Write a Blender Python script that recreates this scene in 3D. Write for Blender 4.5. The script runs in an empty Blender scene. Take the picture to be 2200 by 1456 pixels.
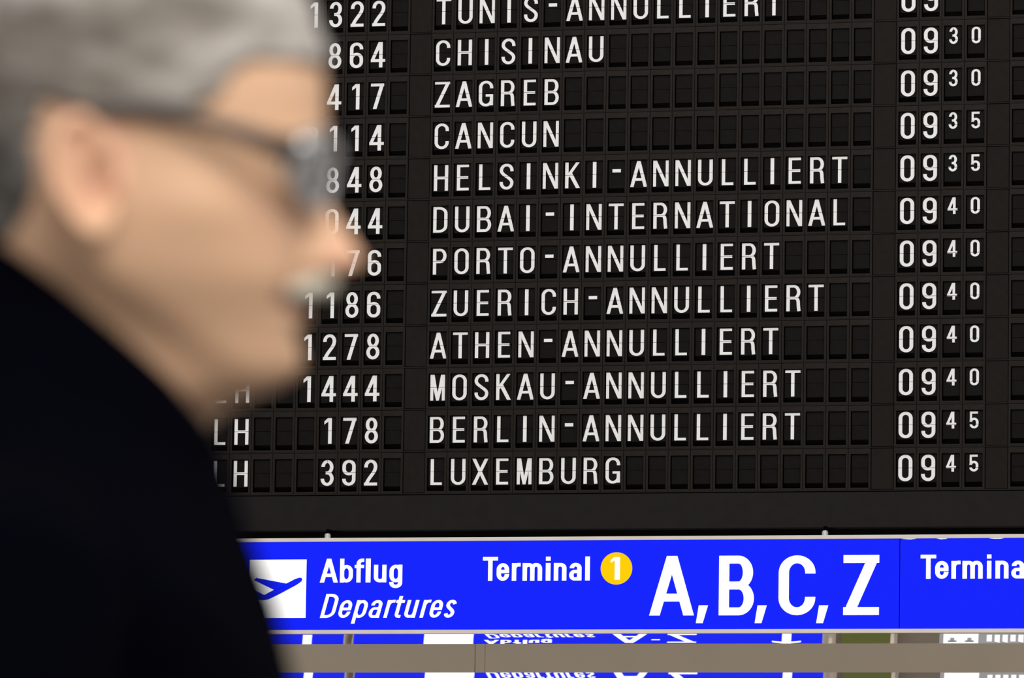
import bpy, bmesh, math, random
import numpy as np
from mathutils import Vector, Matrix, noise

sc = bpy.context.scene
COL = sc.collection
random.seed(4)

# ------------------------------------------------------------------ camera
# board frame: X along the rows (one flap pitch = P), Z up, Y into the board
P = 0.06                    # pitch of the flap units
RP = 1.8755612503 * P       # pitch of the rows
F_PX = 12600.0              # focal length in pixels of the 2200 x 1456 frame
ROT = ((0.97174048, -0.01479401, 0.23558771),
       (-0.01357090, 0.99288209, 0.11832575),
       (-0.23566133, -0.11817906, 0.96462296))     # rows: right, down, forward in (u, v, w)
CAM_B = (64.833588, 46.011768, -249.912316)
CAM_Z = 1.28
Z0 = CAM_Z + CAM_B[1] * P   # height of the top of the first opening


def bvec(r):
    return Vector((r[0], r[2], -r[1]))


RIGHT, DOWN, FWD = (bvec(r) for r in ROT)
CAM = Vector((CAM_B[0] * P, CAM_B[2] * P, CAM_Z))

cd = bpy.data.cameras.new('camera')
cam = bpy.data.objects.new('camera', cd)
COL.objects.link(cam)
m = Matrix.Identity(4)
for i in range(3):
    m[i][0], m[i][1], m[i][2], m[i][3] = RIGHT[i], -DOWN[i], -FWD[i], CAM[i]
cam.matrix_world = m
cd.sensor_fit = 'HORIZONTAL'
cd.sensor_width = 36.0
cd.lens = F_PX / 2200.0 * 36.0
cd.clip_start, cd.clip_end = 0.1, 200
cd.dof.use_dof = True
cd.dof.focus_distance = 15.55
cd.dof.aperture_fstop = 10.5
sc.camera = cam

# ------------------------------------------------------------------ light
sc.view_settings.view_transform = 'Standard'
sc.view_settings.look = 'None'
sc.view_settings.exposure = 0.0
sc.view_settings.gamma = 1.0
w = bpy.data.worlds.new('hall_light')
sc.world = w
w.use_nodes = True
bg = w.node_tree.nodes['Background']
bg.inputs[0].default_value = (1.0, 0.97, 0.94, 1)
bg.inputs[1].default_value = 0.62


def area(name, loc, target, sx, sy, power, color):
    l = bpy.data.lights.new(name, 'AREA')
    l.shape = 'RECTANGLE'
    l.size, l.size_y, l.energy, l.color = sx, sy, power, color
    o = bpy.data.objects.new(name, l)
    COL.objects.link(o)
    o.location = loc
    d = Vector(target) - Vector(loc)
    o.rotation_euler = d.to_track_quat('-Z', 'Y').to_euler()
    return o


area('hall_and_fill_light', (1.5, -7.5, 6.6), (1.0, -1.0, 2.6), 9, 3.0, 420, (1.0, 0.97, 0.93))
area('hall_and_fill_light', (4.4, -13.9, 3.9), (2.9, -12.1, 1.7), 2.4, 1.6, 125, (1.0, 0.95, 0.88))  # unseen fill light added to brighten the man's face


area('hall_and_fill_light', (0.5, 1.15, 5.2), (0.5, 2.6, 2.2), 9, .5, 200, (1.0, 0.96, 0.9))  # added lamp, unseen, to brighten the posts and fascia behind the board


# ------------------------------------------------------------------ helpers
def on_plane(px, py, Y):
    d = FWD + RIGHT * ((px - 1100) / F_PX) + DOWN * ((py - 728) / F_PX)
    t = (Y - CAM.y) / d.y
    return CAM + d * t


def mat(name, color, rough=0.6, spec=0.3, metal=0.0, emit=None, estr=0.0, noise_amt=0.0, noise_scale=30.0, bump=0.0, sss=0.0):
    mt = bpy.data.materials.new(name)
    mt.use_nodes = True
    nt = mt.node_tree
    b = nt.nodes['Principled BSDF']
    b.inputs['Base Color'].default_value = (*color, 1)
    b.inputs['Roughness'].default_value = rough
    b.inputs['Specular IOR Level'].default_value = spec
    b.inputs['Metallic'].default_value = metal
    if sss:
        b.inputs['Subsurface Weight'].default_value = sss
        b.inputs['Subsurface Radius'].default_value = (0.012, 0.005, 0.003)
        b.inputs['Subsurface Scale'].default_value = 1.0
    if emit:
        b.inputs['Emission Color'].default_value = (*emit, 1)
        b.inputs['Emission Strength'].default_value = estr
    if noise_amt or bump:
        tc = nt.nodes.new('ShaderNodeTexCoord')
        nz = nt.nodes.new('ShaderNodeTexNoise')
        nz.inputs['Scale'].default_value = noise_scale
        nz.inputs['Detail'].default_value = 5
        nt.links.new(tc.outputs['Object'], nz.inputs['Vector'])
        if noise_amt:
            mx = nt.nodes.new('ShaderNodeMix')
            mx.data_type = 'RGBA'
            mx.inputs['A'].default_value = (*[c * (1 - noise_amt) for c in color], 1)
            mx.inputs['B'].default_value = (*[min(1, c * (1 + noise_amt)) for c in color], 1)
            nt.links.new(nz.outputs['Fac'], mx.inputs['Factor'])
            nt.links.new(mx.outputs['Result'], b.inputs['Base Color'])
            if emit:
                mr = nt.nodes.new('ShaderNodeMapRange')
                mr.inputs['To Min'].default_value = estr * (1 - noise_amt)
                mr.inputs['To Max'].default_value = estr * (1 + noise_amt)
                nt.links.new(nz.outputs['Fac'], mr.inputs['Value'])
                nt.links.new(mr.outputs['Result'], b.inputs['Emission Strength'])
        if bump:
            bp = nt.nodes.new('ShaderNodeBump')
            bp.inputs['Strength'].default_value = bump
            bp.inputs['Distance'].default_value = 0.002
            nt.links.new(nz.outputs['Fac'], bp.inputs['Height'])
            nt.links.new(bp.outputs['Normal'], b.inputs['Normal'])
    return mt


def s2l(*c):
    return tuple(((x / 255 + 0.055) / 1.055) ** 2.4 if x > 10 else x / 255 / 12.92 for x in c)


M_FRAME = mat('dark_frame_plastic', (0.0145, 0.0115, 0.0095), 0.5, 0.06, noise_amt=0.35, noise_scale=45)
M_BLANK = mat('dark_filler_plate', (0.0105, 0.0085, 0.0075), 0.6, 0.06, noise_amt=0.35, noise_scale=45)
M_FLAP = mat('black_flap', (0.006, 0.005, 0.0045), 0.6, 0.06, noise_amt=0.45, noise_scale=60)
M_RECESS = mat('black_recess', (0.002, 0.002, 0.002), 0.9, 0.0)
M_SCREW = mat('dark_screw', (0.004, 0.004, 0.004), 0.5, 0.2)
M_CHAR = mat('white_flap_print', (0.82, 0.825, 0.825), 0.6, 0.15, noise_amt=0.04, noise_scale=25)
M_PANEL = mat('board_sheet', (0.0125, 0.0105, 0.0115), 0.6, 0.06, noise_amt=0.25, noise_scale=30)
M_BLACK = mat('black_void', (0.0015, 0.0015, 0.0015), 0.95, 0.0)
M_RAIL = mat('pale_metal_rail', (0.66, 0.60, 0.53), 0.45, 0.3, noise_amt=0.12, noise_scale=12)
M_BLUE = mat('backlit_blue', (0.001, 0.002, 0.02), 0.4, 0.03, emit=s2l(17, 34, 255), estr=0.97, noise_amt=0.0)
M_WHITE = mat('backlit_white', (0.3, 0.3, 0.3), 0.4, 0.1, emit=(1, 1, 1), estr=1.0)
M_YELLOW = mat('backlit_yellow', (0.02, 0.015, 0.0), 0.4, 0.03, emit=s2l(255, 205, 0), estr=1.0)
M_BOLT = mat('zinc_bolt', (0.5, 0.52, 0.55), 0.35, 0.5, metal=0.3)


def new_obj(name, mesh, parent=None, mats=(), loc=None, smooth=False):
    o = bpy.data.objects.new(name, mesh)
    COL.objects.link(o)
    if parent is not None:
        o.parent = parent
    if loc is not None:
        o.location = loc
    for k in mats:
        if mesh.materials.find(k.name) < 0 or len(mesh.materials) < len(mats):
            mesh.materials.append(k)
    if smooth:
        for p in mesh.polygons:
            p.use_smooth = True
    return o


def empty(name, loc, label=None, cat=None, group=None):
    o = bpy.data.objects.new(name, None)
    o.empty_display_size = 0.1
    COL.objects.link(o)
    o.location = loc
    tag(o, label, cat, group)
    return o


def tag(o, label=None, cat=None, group=None, kind=None):
    for k, v in (('label', label), ('category', cat), ('group', group), ('kind', kind)):
        if v:
            o[k] = v
    return o


class MB:
    """collects faces with material indices"""

    def __init__(self):
        self.v, self.f, self.mi = [], [], []

    def face(self, pts, mi=0):
        n = len(self.v)
        self.v += [tuple(p) for p in pts]
        self.f.append(list(range(n, n + len(pts))))
        self.mi.append(mi)

    def box(self, x0, x1, y0, y1, z0, z1, mi=0):
        n = len(self.v)
        self.v += [(x, y, z) for x in (x0, x1) for y in (y0, y1) for z in (z0, z1)]
        for q in ((0, 1, 3, 2), (4, 6, 7, 5), (0, 4, 5, 1), (2, 3, 7, 6), (0, 2, 6, 4), (1, 5, 7, 3)):
            self.f.append([n + i for i in q])
            self.mi.append(mi)

    def grid(self, rows, closed=True, mi=0):
        n = len(self.v)
        c = len(rows[0])
        for r in rows:
            self.v += [tuple(p) for p in r]
        for j in range(len(rows) - 1):
            for i in range(c if closed else c - 1):
                a, b = n + j * c + i, n + j * c + (i + 1) % c
                self.f.append([a, b, b + c, a + c])
                self.mi.append(mi)
        return n, c

    def loft(self, rows, mi=0):
        n, c = self.grid(rows, True, mi)
        k = len(rows)
        self.f.append([n + i for i in range(c)][::-1])
        self.mi.append(mi)
        self.f.append([n + (k - 1) * c + i for i in range(c)])
        self.mi.append(mi)

    def tube(self, pts, r, seg=10, mi=0):
        pts = [Vector(p) for p in pts]
        rr = r if isinstance(r, (list, tuple)) else [r] * len(pts)
        rows = []
        t0 = (pts[1] - pts[0]).normalized()
        ref = Vector((0, 0, 1)) if abs(t0.z) < 0.9 else Vector((1, 0, 0))
        for i, p in enumerate(pts):
            t = (pts[min(i + 1, len(pts) - 1)] - pts[max(i - 1, 0)]).normalized()
            a = t.cross(ref).normalized()
            b = t.cross(a)
            rows.append([p + (a * math.cos(q) + b * math.sin(q)) * rr[i] for q in [2 * math.pi * k / seg for k in range(seg)]])
        self.loft(rows, mi)

    def mesh(self, name):
        me = bpy.data.meshes.new(name)
        me.from_pydata(self.v, [], self.f)
        me.polygons.foreach_set('material_index', self.mi)
        me.update()
        return me

    def build(self, name, mats, parent=None, loc=None, smooth=False, fix=False, bevel=0.0):
        me = self.mesh(name)
        if fix:
            b = bmesh.new()
            b.from_mesh(me)
            bmesh.ops.recalc_face_normals(b, faces=b.faces)
            b.to_mesh(me)
            b.free()
        o = new_obj(name, me, parent, mats if isinstance(mats, (list, tuple)) else (mats,), loc, smooth)
        if bevel:
            bv = o.modifiers.new('bevel', 'BEVEL')
            bv.width, bv.segments, bv.limit_method = bevel, 2, 'ANGLE'
        return o


# ------------------------------------------------------------------ lettering
def ring(x0, y0, x1, y1, s, t, rx, ry, items, n=9):
    pr = []
    C = {'TR': (x1 - rx, y1 - ry, 90, 0), 'BR': (x1 - rx, y0 + ry, 0, -90), 'BL': (x0 + rx, y0 + ry, -90, -180), 'TL': (x0 + rx, y1 - ry, 180, 90)}
    for it in items:
        if it == '@':
            pr.append(pr[0])
        elif isinstance(it, tuple):
            k, v = it
            pr.append({'R': ((x1, v), (x1 - s, v)), 'L': ((x0, v), (x0 + s, v)), 'T': ((v, y1), (v, y1 - t)), 'B': ((v, y0), (v, y0 + t))}[k])
        else:
            cx, cy, a0, a1 = C[it[:2]]
            if it[2] == '-':
                a0, a1 = a1, a0
            for i in range(n + 1):
                a = math.radians(a0 + (a1 - a0) * i / n)
                c, d = math.cos(a), math.sin(a)
                pr.append(((cx + rx * c, cy + ry * d), (cx + max(rx - s, 0) * c, cy + max(ry - t, 0) * d)))
    return [[pr[i][0], pr[i + 1][0], pr[i + 1][1], pr[i][1]] for i in range(len(pr) - 1)]


FULL = ['TR+', 'BR+', 'BL+', 'TL+', '@']


def stroke(pts, w, w2=None):
    out, L = [], []
    for i, p in enumerate(pts):
        a, b = pts[max(i - 1, 0)], pts[min(i + 1, len(pts) - 1)]
        dx, dy = b[0] - a[0], b[1] - a[1]
        l = math.hypot(dx, dy) or 1
        nx, ny = -dy / l, dx / l
        k = w if w2 is None else math.hypot(w * nx, w2 * ny)
        L.append(((p[0] + nx * k / 2, p[1] + ny * k / 2), (p[0] - nx * k / 2, p[1] - ny * k / 2)))
    return [[L[i][0], L[i + 1][0], L[i + 1][1], L[i][1]] for i in range(len(L) - 1)]


def bez(a, b, c, d, n=12):
    return [tuple((1 - t) ** 3 * a[k] + 3 * (1 - t) ** 2 * t * b[k] + 3 * (1 - t) * t * t * c[k] + t ** 3 * d[k] for k in (0, 1)) for t in [i / n for i in range(n + 1)]]


def arc(cx, cy, rx, ry, a0, a1, n=12):
    return [(cx + rx * math.cos(math.radians(a0 + (a1 - a0) * i / n)), cy + ry * math.sin(math.radians(a0 + (a1 - a0) * i / n))) for i in range(n + 1)]


def R(x0, y0, x1, y1):
    return [(x0, y0), (x1, y0), (x1, y1), (x0, y1)]


def ess(w, s, t, h):
    q = h * 0.265
    pts = arc(w / 2, h - q, w / 2 - s / 2, q - t / 2, -8 if h > 0.9 else 8, 180)
    m0, m1 = (s / 2, h - q), (w - s / 2, q)
    pts += bez(m0, (s / 2, h * 0.555), (w - s / 2, h * 0.445), m1, 14)[1:]
    pts += arc(w / 2, q, w / 2 - s / 2, q - t / 2, 0, -188 if h > 0.9 else -172)[1:]
    return stroke(pts, s, t * 1.05)


def glyph(ch, w, s, t, xh=0.735):
    """convex pieces of a letter of height 1, x from 0 to w"""
    r, ry = w / 2, min(0.3, w * 0.46)
    rl = min(xh * 0.42, w * 0.5)
    c = w / 2
    if ch == 'A':
        k = s * 1.04
        return [[(0, 0), (k, 0), (c + k / 2, 1), (c - k / 2, 1)], [(w - k, 0), (w, 0), (c + k / 2, 1), (c - k / 2, 1)], R(w * 0.2, 0.235, w * 0.8, 0.235 + t)]
    if ch == 'B':
        h = 0.5 + t / 2
        return [R(0, 0, s, 1)] + ring(0, 1 - h, w * 0.97, 1, s, t, w * 0.42, h / 2, [('T', s * .5), 'TR+', 'BR+', ('B', s * .5)]) + ring(0, 0, w, h, s, t, w * 0.44, h / 2, [('T', s * .5), 'TR+', 'BR+', ('B', s * .5)])
    if ch == 'C':
        return ring(0, 0, w, 1, s, t, r, ry, [('R', 0.695), 'TR-', 'TL-', 'BL-', 'BR-', ('R', 0.305)])
    if ch == 'D':
        return [R(0, 0, s, 1)] + ring(0, 0, w, 1, s, t, w * .6, ry, [('T', s * .5), 'TR+', 'BR+', ('B', s * .5)])
    if ch == 'E':
        return [R(0, 0, s, 1), R(0, 0, w, t), R(0, 1 - t, w, 1), R(0, .5 - t / 2, w * .95, .5 + t / 2)]
    if ch == 'G':
        return ring(0, 0, w, 1, s, t, r, ry, [('R', 0.70), 'TR-', 'TL-', 'BL-', 'BR-', ('R', .47)]) + [R(w * .48, .47 - t * .9, w, .47), R(w - s, .04, w, .47)]
    if ch == 'H':
        return [R(0, 0, s, 1), R(w - s, 0, w, 1), R(0, .5 - t / 2, w, .5 + t / 2)]
    if ch in 'Il':
        return [R(0, 0, w, 1)]
    if ch == 'K':
        k = s * 1.1
        return [R(0, 0, s, 1), [(s * .9, .38), (s * .9, .57), (w - k * 1.05, 1), (w - .01, 1)], [(w - k, 0), (w + .01, 0), (s * 1.0 + k * .95, .60), (s * .9 + k * .35, .48)]]
    if ch == 'L':
        return [R(0, 0, s, 1), R(0, 0, w, t)]
    if ch == 'M':
        k = s * 1.0
        return [R(0, 0, s * .93, 1), R(w - s * .93, 0, w, 1), [(0, 1), (s * 1.25, 1), (c + k * .42, 0), (c - k * .42, 0)], [(w - s * 1.25, 1), (w, 1), (c + k * .42, 0), (c - k * .42, 0)]]
    if ch == 'N':
        k = s * 1.08
        return [R(0, 0, s * .9, 1), R(w - s * .9, 0, w, 1), [(0, 1), (k, 1), (w, 0), (w - k, 0)]]
    if ch in 'O0':
        return ring(0, 0, w, 1, s, t, r, ry, FULL)
    if ch == 'P':
        h = .5 + t * .6
        return [R(0, 0, s, 1)] + ring(0, 1 - h, w, 1, s, t, w * .47, h / 2, [('T', s * .5), 'TR+', 'BR+', ('B', s * .5)])
    if ch == 'R':
        h = .5 + t * .5
        leg = bez((w * .55, 1 - h + t * .5), (w * .86, 1 - h + t * .5), (w * .82, .36), (w * .84, .2), 10) + [(w - s * .5, 0)]
        return [R(0, 0, s, 1)] + ring(0, 1 - h, w * .97, 1, s, t, w * .46, h / 2, [('T', s * .5), 'TR+', 'BR+', ('B', s * .5)]) + stroke(leg, s, t)
    if ch == 'S':
        return ess(w, s, t, 1.0)
    if ch == 'T':
        return [R(0, 1 - t, w, 1), R(c - s / 2, 0, c + s / 2, 1)]
    if ch == 'U':
        return ring(0, 0, w, 1, s, t, r, ry, [('L', 1), 'BL-', 'BR-', ('R', 1)])
    if ch == 'X':
        k = s * 1.1
        return [[(0, 0), (k, 0), (w, 1), (w - k, 1)], [(w - k, 0), (w, 0), (k, 1), (0, 1)]]
    if ch == 'Z':
        k = s * 1.12
        return [R(0, 1 - t, w, 1), R(0, 0, w, t), [(0, t * .3), (k, t * .3), (w, 1 - t * .3), (w - k, 1 - t * .3)]]
    if ch == '-':
        return [R(0, .575, w, .70)]
    if ch == '+':
        return [R(0, .42, w, .58), R(c - s / 2, .2, c + s / 2, .8)]
    if ch == '1':
        return [R(w - s, 0, w, 1), [(0, .745), (w - s * .9, .87), (w - s * .9, 1), (w - s * 1.15, 1), (0, .868)]]
    if ch == '2':
        q = w * .52
        pts = [(s / 2, .70)] + arc(c, 1 - q, c - s / 2, q - t / 2, 180, 0) + bez((w - s / 2, 1 - q), (w - s / 2, .50), (w * .40, .36), (s * .62, t * .5), 12)[1:]
        return stroke(pts, s, t) + [R(0, 0, w, t)]
    if ch == '3':
        h = .5 + t / 2
        return ring(.02, 1 - h, w * .97, 1, s, t, w * .475, h / 2, [('L', .735), 'TL+', 'TR+', 'BR+', ('B', w * .38)]) + ring(0, 0, w, h, s, t, w * .5, h / 2, [('T', w * .38), 'TR+', 'BR+', 'BL+', ('L', .275)])
    if ch == '4':
        return [R(.81 * w - s, 0, .81 * w, 1), R(0, .215, w, .215 + t), [(0, .29), (s * .95, .29), (.80 * w, 1), (.80 * w - s * 1.15, 1)]]
    if ch == '5':
        return [R(w * .03, 1 - t, w * .93, 1), R(w * .03, .44, w * .03 + s * .82, 1)] + ring(0, 0, w, .63, s, t, r, min(ry, .3), [('L', .47), 'TL+', 'TR+', 'BR+', 'BL+', ('L', .255)])
    if ch == '6':
        return ring(0, 0, w, .60, s, t, r, min(ry, .29), FULL) + ring(0, 0, w, 1, s, t, r, ry, [('R', .73), 'TR-', 'TL-', ('L', .28)])
    if ch == '9':
        return [[(w - x, 1 - y) for x, y in q] for q in glyph('6', w, s, t)]
    if ch == '7':
        return [R(0, 1 - t, w, 1), [(.17 * w, 0), (.17 * w + s * 1.06, 0), (w, 1 - t * .2), (w - s * 1.06, 1 - t * .2)]]
    if ch == '8':
        h = .5 + t * .42
        return ring(.03, 1 - h, w - .03, 1, s, t, w / 2 - .03, h / 2, FULL) + ring(0, 0, w, h, s, t, w / 2, h / 2, FULL)
    # lower case
    if ch == 'a':
        return ring(w * .04, 0, w, xh, s, t, w * .46, rl * .8, [('L', xh * .70), 'TL+', 'TR+', ('R', 0)]) + ring(0, 0, w, xh * .60, s, t * .9, w * .42, xh * .30, [('T', w - s * .6), 'TL-', 'BL-', 'BR-', ('R', xh * .3)])
    if ch == 'b':
        return [R(0, 0, s, 1)] + ring(0, 0, w, xh, s, t, w * .5, rl, FULL)
    if ch == 'e':
        return ring(0, 0, w, xh, s, t, w * .5, rl, [('R', xh * .45), 'TR-', 'TL-', 'BL-', 'BR-', ('R', xh * .34)]) + [R(s * .6, xh * .43, w, xh * .43 + t * .95)]
    if ch == 'f':
        x = w * .2
        return ring(x, 0, w + .1, 1, s, t, (w - x) * .75, .22, [('L', 0), 'TL+', ('T', w)]) + [R(0, xh - t * .95, w, xh)]
    if ch == 'g':
        return ring(0, 0, w, xh, s, t, w * .5, rl, FULL) + ring(0, -.24, w, xh, s, t, w * .46, .22, [('R', xh), 'BR+', 'BL+', ('L', .01)])
    if ch == 'i':
        return [R(0, 0, w, xh), R(0, .83, w, 1)]
    if ch == 'm':
        k = (w + s) / 2
        q = lambda a: ring(a, 0, a + k, xh, s, t, k * .46, rl * .8, [('L', 0), 'TL+', 'TR+', ('R', 0)])
        return [R(0, 0, s, xh)] + q(0) + q(w - k)
    if ch == 'n':
        return [R(0, 0, s, xh)] + ring(0, 0, w, xh, s, t, w * .46, rl * .8, [('L', 0), 'TL+', 'TR+', ('R', 0)])
    if ch == 'p':
        return [R(0, -.24, s, xh)] + ring(0, 0, w, xh, s, t, w * .5, rl, FULL)
    if ch == 'r':
        return [R(0, 0, s, xh)] + ring(0, 0, w * 1.5, xh + .01, s, t, w * .75, xh * .35, [('L', 0), 'TL+', ('T', w)])
    if ch == 's':
        return ess(w, s, t, xh)
    if ch == 't':
        x = w * .22
        return [R(0, xh - t, w, xh)] + ring(x, 0, w * 1.4, .92, s, t, (w - x) * .6, .17, [('L', .9), 'BL-', ('B', w * .95)])
    if ch == 'u':
        return [R(w - s, 0, w, xh)] + ring(0, 0, w, xh, s, t, w * .46, rl * .8, [('L', xh), 'BL-', 'BR-', ('R', xh)])
    return []


def layered(ch, w, s, t):
    """glyph pieces with a layer number, so that overlapping strokes never lie in one plane"""
    out, k, prev = [], 0, None
    for q in glyph(ch, w, s, t):
        if prev is not None and not (q[0] == prev[1] and q[3] == prev[2]):
            k += 1
        out.append((q, k * 2e-5))
        prev = q
    return out


def clip(poly, y, keep_above):
    out = []
    for i, a in enumerate(poly):
        b = poly[(i + 1) % len(poly)]
        ia, ib = (a[1] >= y) == keep_above, (b[1] >= y) == keep_above
        if ia:
            out.append(a)
        if ia != ib:
            q = (y - a[1]) / (b[1] - a[1])
            out.append((a[0] + (b[0] - a[0]) * q, y))
    return out if len(out) > 2 else None


def ccw(p):
    ar = sum(p[i][0] * p[(i + 1) % len(p)][1] - p[(i + 1) % len(p)][0] * p[i][1] for i in range(len(p)))
    return (p if ar > 0 else p[::-1]), abs(ar)


# ------------------------------------------------------------------ the hall
def structure(name, mb, m, bevel=0.0):
    return tag(mb.build(name, m, bevel=bevel), kind='structure')


M_FLOOR = mat('grey_floor', (0.22, 0.21, 0.20), 0.35, 0.4, noise_amt=0.15, noise_scale=3)
b = MB(); b.box(-9, 12, -17, 4.2, -0.1, 0.0); structure('floor', b, M_FLOOR)
M_WALL = mat('taupe_wall', (0.20, 0.165, 0.13), 0.7, 0.2, noise_amt=0.08, noise_scale=6)
b = MB(); b.box(-9, 12, 3.95, 4.1, 0.0, 9.0); structure('wall_back', b, M_WALL)

# ------------------------------------------------------------------ departure board
ROWS = [('      1322 ', 'TUNIS-ANNULLIERT', '09', '  '),
        ('       864 ', 'CHISINAU', '09', '30'),
        ('       417 ', 'ZAGREB', '09', '30'),
        ('      2114 ', 'CANCUN', '09', '35'),
        ('       848 ', 'HELSINKI-ANNULLIERT', '09', '35'),
        ('       044 ', 'DUBAI-INTERNATIONAL', '09', '40'),
        ('       176 ', 'PORTO-ANNULLIERT', '09', '40'),
        ('      1186 ', 'ZUERICH-ANNULLIERT', '09', '40'),
        ('      1278 ', 'ATHEN-ANNULLIERT', '09', '40'),
        ('LH    1444 ', 'MOSKAU-ANNULLIERT', '09', '40'),
        ('LH     178 ', 'BERLIN-ANNULLIERT', '09', '45'),
        ('LH     392 ', 'LUXEMBURG', '09', '45')]
LABELS = ['top flight row of the black board, TUNIS-ANNULLIERT, cut by the frame edge',
          'split-flap flight row reading 864 CHISINAU 0930',
          'split-flap flight row reading 417 ZAGREB 0930',
          'split-flap flight row reading 2114 CANCUN 0935',
          'split-flap flight row reading 848 HELSINKI-ANNULLIERT 0935',
          'split-flap flight row reading 044 DUBAI-INTERNATIONAL 0940',
          'split-flap flight row reading 176 PORTO-ANNULLIERT 0940',
          'split-flap flight row reading 1186 ZUERICH-ANNULLIERT 0940',
          'split-flap flight row reading 1278 ATHEN-ANNULLIERT 0940',
          'split-flap flight row reading 1444 MOSKAU-ANNULLIERT 0940',
          'split-flap flight row reading LH 178 BERLIN-ANNULLIERT 0945',
          'lowest flight row of the board, reading LH 392 LUXEMBURG 0945']
CW = {'A': .665, 'B': .565, 'C': .565, 'D': .565, 'E': .475, 'G': .57, 'H': .565, 'I': .14, 'K': .575, 'L': .45, 'M': .58, 'N': .605, 'O': .57, 'P': .535,
      'R': .55, 'S': .55, 'T': .585, 'U': .575, 'X': .64, 'Z': .60, '-': .33,
      '0': .535, '1': .30, '2': .52, '3': .52, '4': .58, '5': .52, '6': .53, '7': .53, '8': .52, '9': .53}
OW, OH, MID, FB = .79 * P, 1.475 * P, .617 * P, 1.245 * P     # opening, hinge line, lower end of the flap
LT, LH_ = .045 * P, 1.155 * P                                  # top and height of the letters
FY = .007                                                      # the flaps lie this far behind the face

# one flap unit: frame around the opening, dark box behind it, hinge lugs, screws
b = MB()
xl, xr = -.093 * P, .884 * P
zt, zo, zbm, zb = .243 * P, 0.0, -OH, -1.563 * P
D = .05
b.box(xl, 0, 0, D, zb, zt); b.box(OW, xr, 0, D, zb, zt)
b.box(0, OW, 0, D, zo, zt); b.box(0, OW, 0, D, zb, zbm)
b.box(-.001, OW + .001, D - .004, D, zb, zt, 1)                     # back of the box
b.face([(0.0003, .001, zo), (0.0003, D, zo), (0.0003, D, zbm), (0.0003, .001, zbm)], 1)
b.face([(OW - .0003, .001, zo), (OW - .0003, D, zo), (OW - .0003, D, zbm), (OW - .0003, .001, zbm)], 1)
b.face([(0, .001, zbm + .0003), (OW, .001, zbm + .0003), (OW, D, zbm + .0003), (0, D, zbm + .0003)], 1)
for sx in (.06 * P, OW - .06 * P):
    b.face([(sx + .018 * P * math.cos(a), -.0003, .17 * P + .018 * P * math.sin(a)) for a in [k * math.pi / 4 for k in range(8)]], 2)
for sx in (0.0, OW - .035 * P):
    b.box(sx, sx + .035 * P, FY - .004, FY + .004, -MID - .09 * P, -MID + .01 * P, 1)
for k in range(3):                                             # edges of the fallen leaves under the flap
    b.box(.03 * P, OW - .03 * P, FY + .010 + .006 * k, FY + .011 + .006 * k, -FB - .05 * P - .04 * P * k, -FB + .02, 3)
UNIT = b.mesh('flap_unit')
for k in (M_FRAME, M_RECESS, M_SCREW, M_FLAP):
    UNIT.materials.append(k)

FLAPS = {}


def flap_meshes(ch, small=False):
    key = (ch, small)
    if key in FLAPS:
        return FLAPS[key]
    up, lo = MB(), MB()
    g = .008 * P
    x0, x1 = .035 * P, OW - .035 * P
    up.box(x0, x1, FY, FY + .0012, -MID + g, .05 * P)
    lo.box(x0, x1, FY, FY + .0012, -FB, -MID - g)
    if ch != ' ':
        wd = CW[ch]
        h = LH_ * (.635 if small else 1.0)
        s, t = (.140, .116) if ch.isdigit() else (.130, .100)
        if small:
            s, t, wd = .155, .13, wd * 1.02
        top = LT + (.02 * P if small else 0)
        ox = OW / 2 - wd * h / 2
        for q, ly in layered(ch, wd, s, t):
            poly = [(ox + x * h, -top - h + y * h) for x, y in q]
            for mb, above, yy in ((up, True, -MID + g), (lo, False, -MID - g)):
                c = clip(poly, yy, above)
                if c:
                    c, ar = ccw(c)
                    if ar > 1e-10:
                        mb.face([(x, FY - .0002 - ly, z) for x, z in c], 1)
    r = []
    for nm, mb in (('upper_flap', up), ('lower_flap', lo)):
        me = mb.mesh(nm)
        me.materials.append(M_FLAP)
        me.materials.append(M_CHAR)
        r.append(me)
    FLAPS[key] = r
    return r


def add_unit(row, u, ch, small=False):
    o = bpy.data.objects.new('flap_unit', UNIT)
    COL.objects.link(o)
    o.parent = row
    o.location = (u * P, 0, 0)
    for nm, me in zip(('upper_flap', 'lower_flap'), flap_meshes(ch, small)):
        c = bpy.data.objects.new(nm, me)
        COL.objects.link(c)
        c.parent = o


for k, (num, dest, hh, mm) in enumerate(ROWS):
    # the lowest row hangs a hair to the right of the others at its far end
    row = empty('flight_row', (0, 0, Z0 - k * RP), LABELS[k], 'flight row', 'flight rows of the departure board')
    cells = [(-10, num[0]), (-9, num[1])]           # nine units: two letters, two blank, number, blank
    cells += [(-8, ' '), (-7, ' ')] + [(-6 + j, num[6 + j]) for j in range(5)]
    for u, ch in cells:
        add_unit(row, u, ch)
    for j in range(20):
        add_unit(row, j, dest[j] if j < len(dest) else ' ')
    for j in range(2):
        add_unit(row, 21 + j, hh[j])
        add_unit(row, 23 + j, mm[j], True)
    for u in (26, 27, 28):
        add_unit(row, u, ' ')
    for u in (-1, 20, 25):
        b = MB()
        b.box(u * P - .085 * P, u * P + .876 * P, .0015, .03, -1.55 * P, .238 * P)
        b.build('filler_plate', M_BLANK, row, bevel=.0006)
    b = MB()
    b.box(-10.09 * P, 28.9 * P, -.0008, .03, -1.615 * P, -1.572 * P)
    b.build('row_rail', M_FRAME, row)

# housing of the board: everything around the rows
XL, XR = -32 * P, 28.9 * P
z_top, z_bot = Z0 + .26 * P, Z0 - 11 * RP - 1.63 * P
z_low = Z0 - 12.712 * RP
hs = empty('departure_board', (9 * P, 0.2, z_low), 'black sheet-metal housing of the departure board around and below the rows', 'departure board')
L = lambda x, y, z: (x - 9 * P, y - .2, z - z_low)


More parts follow.
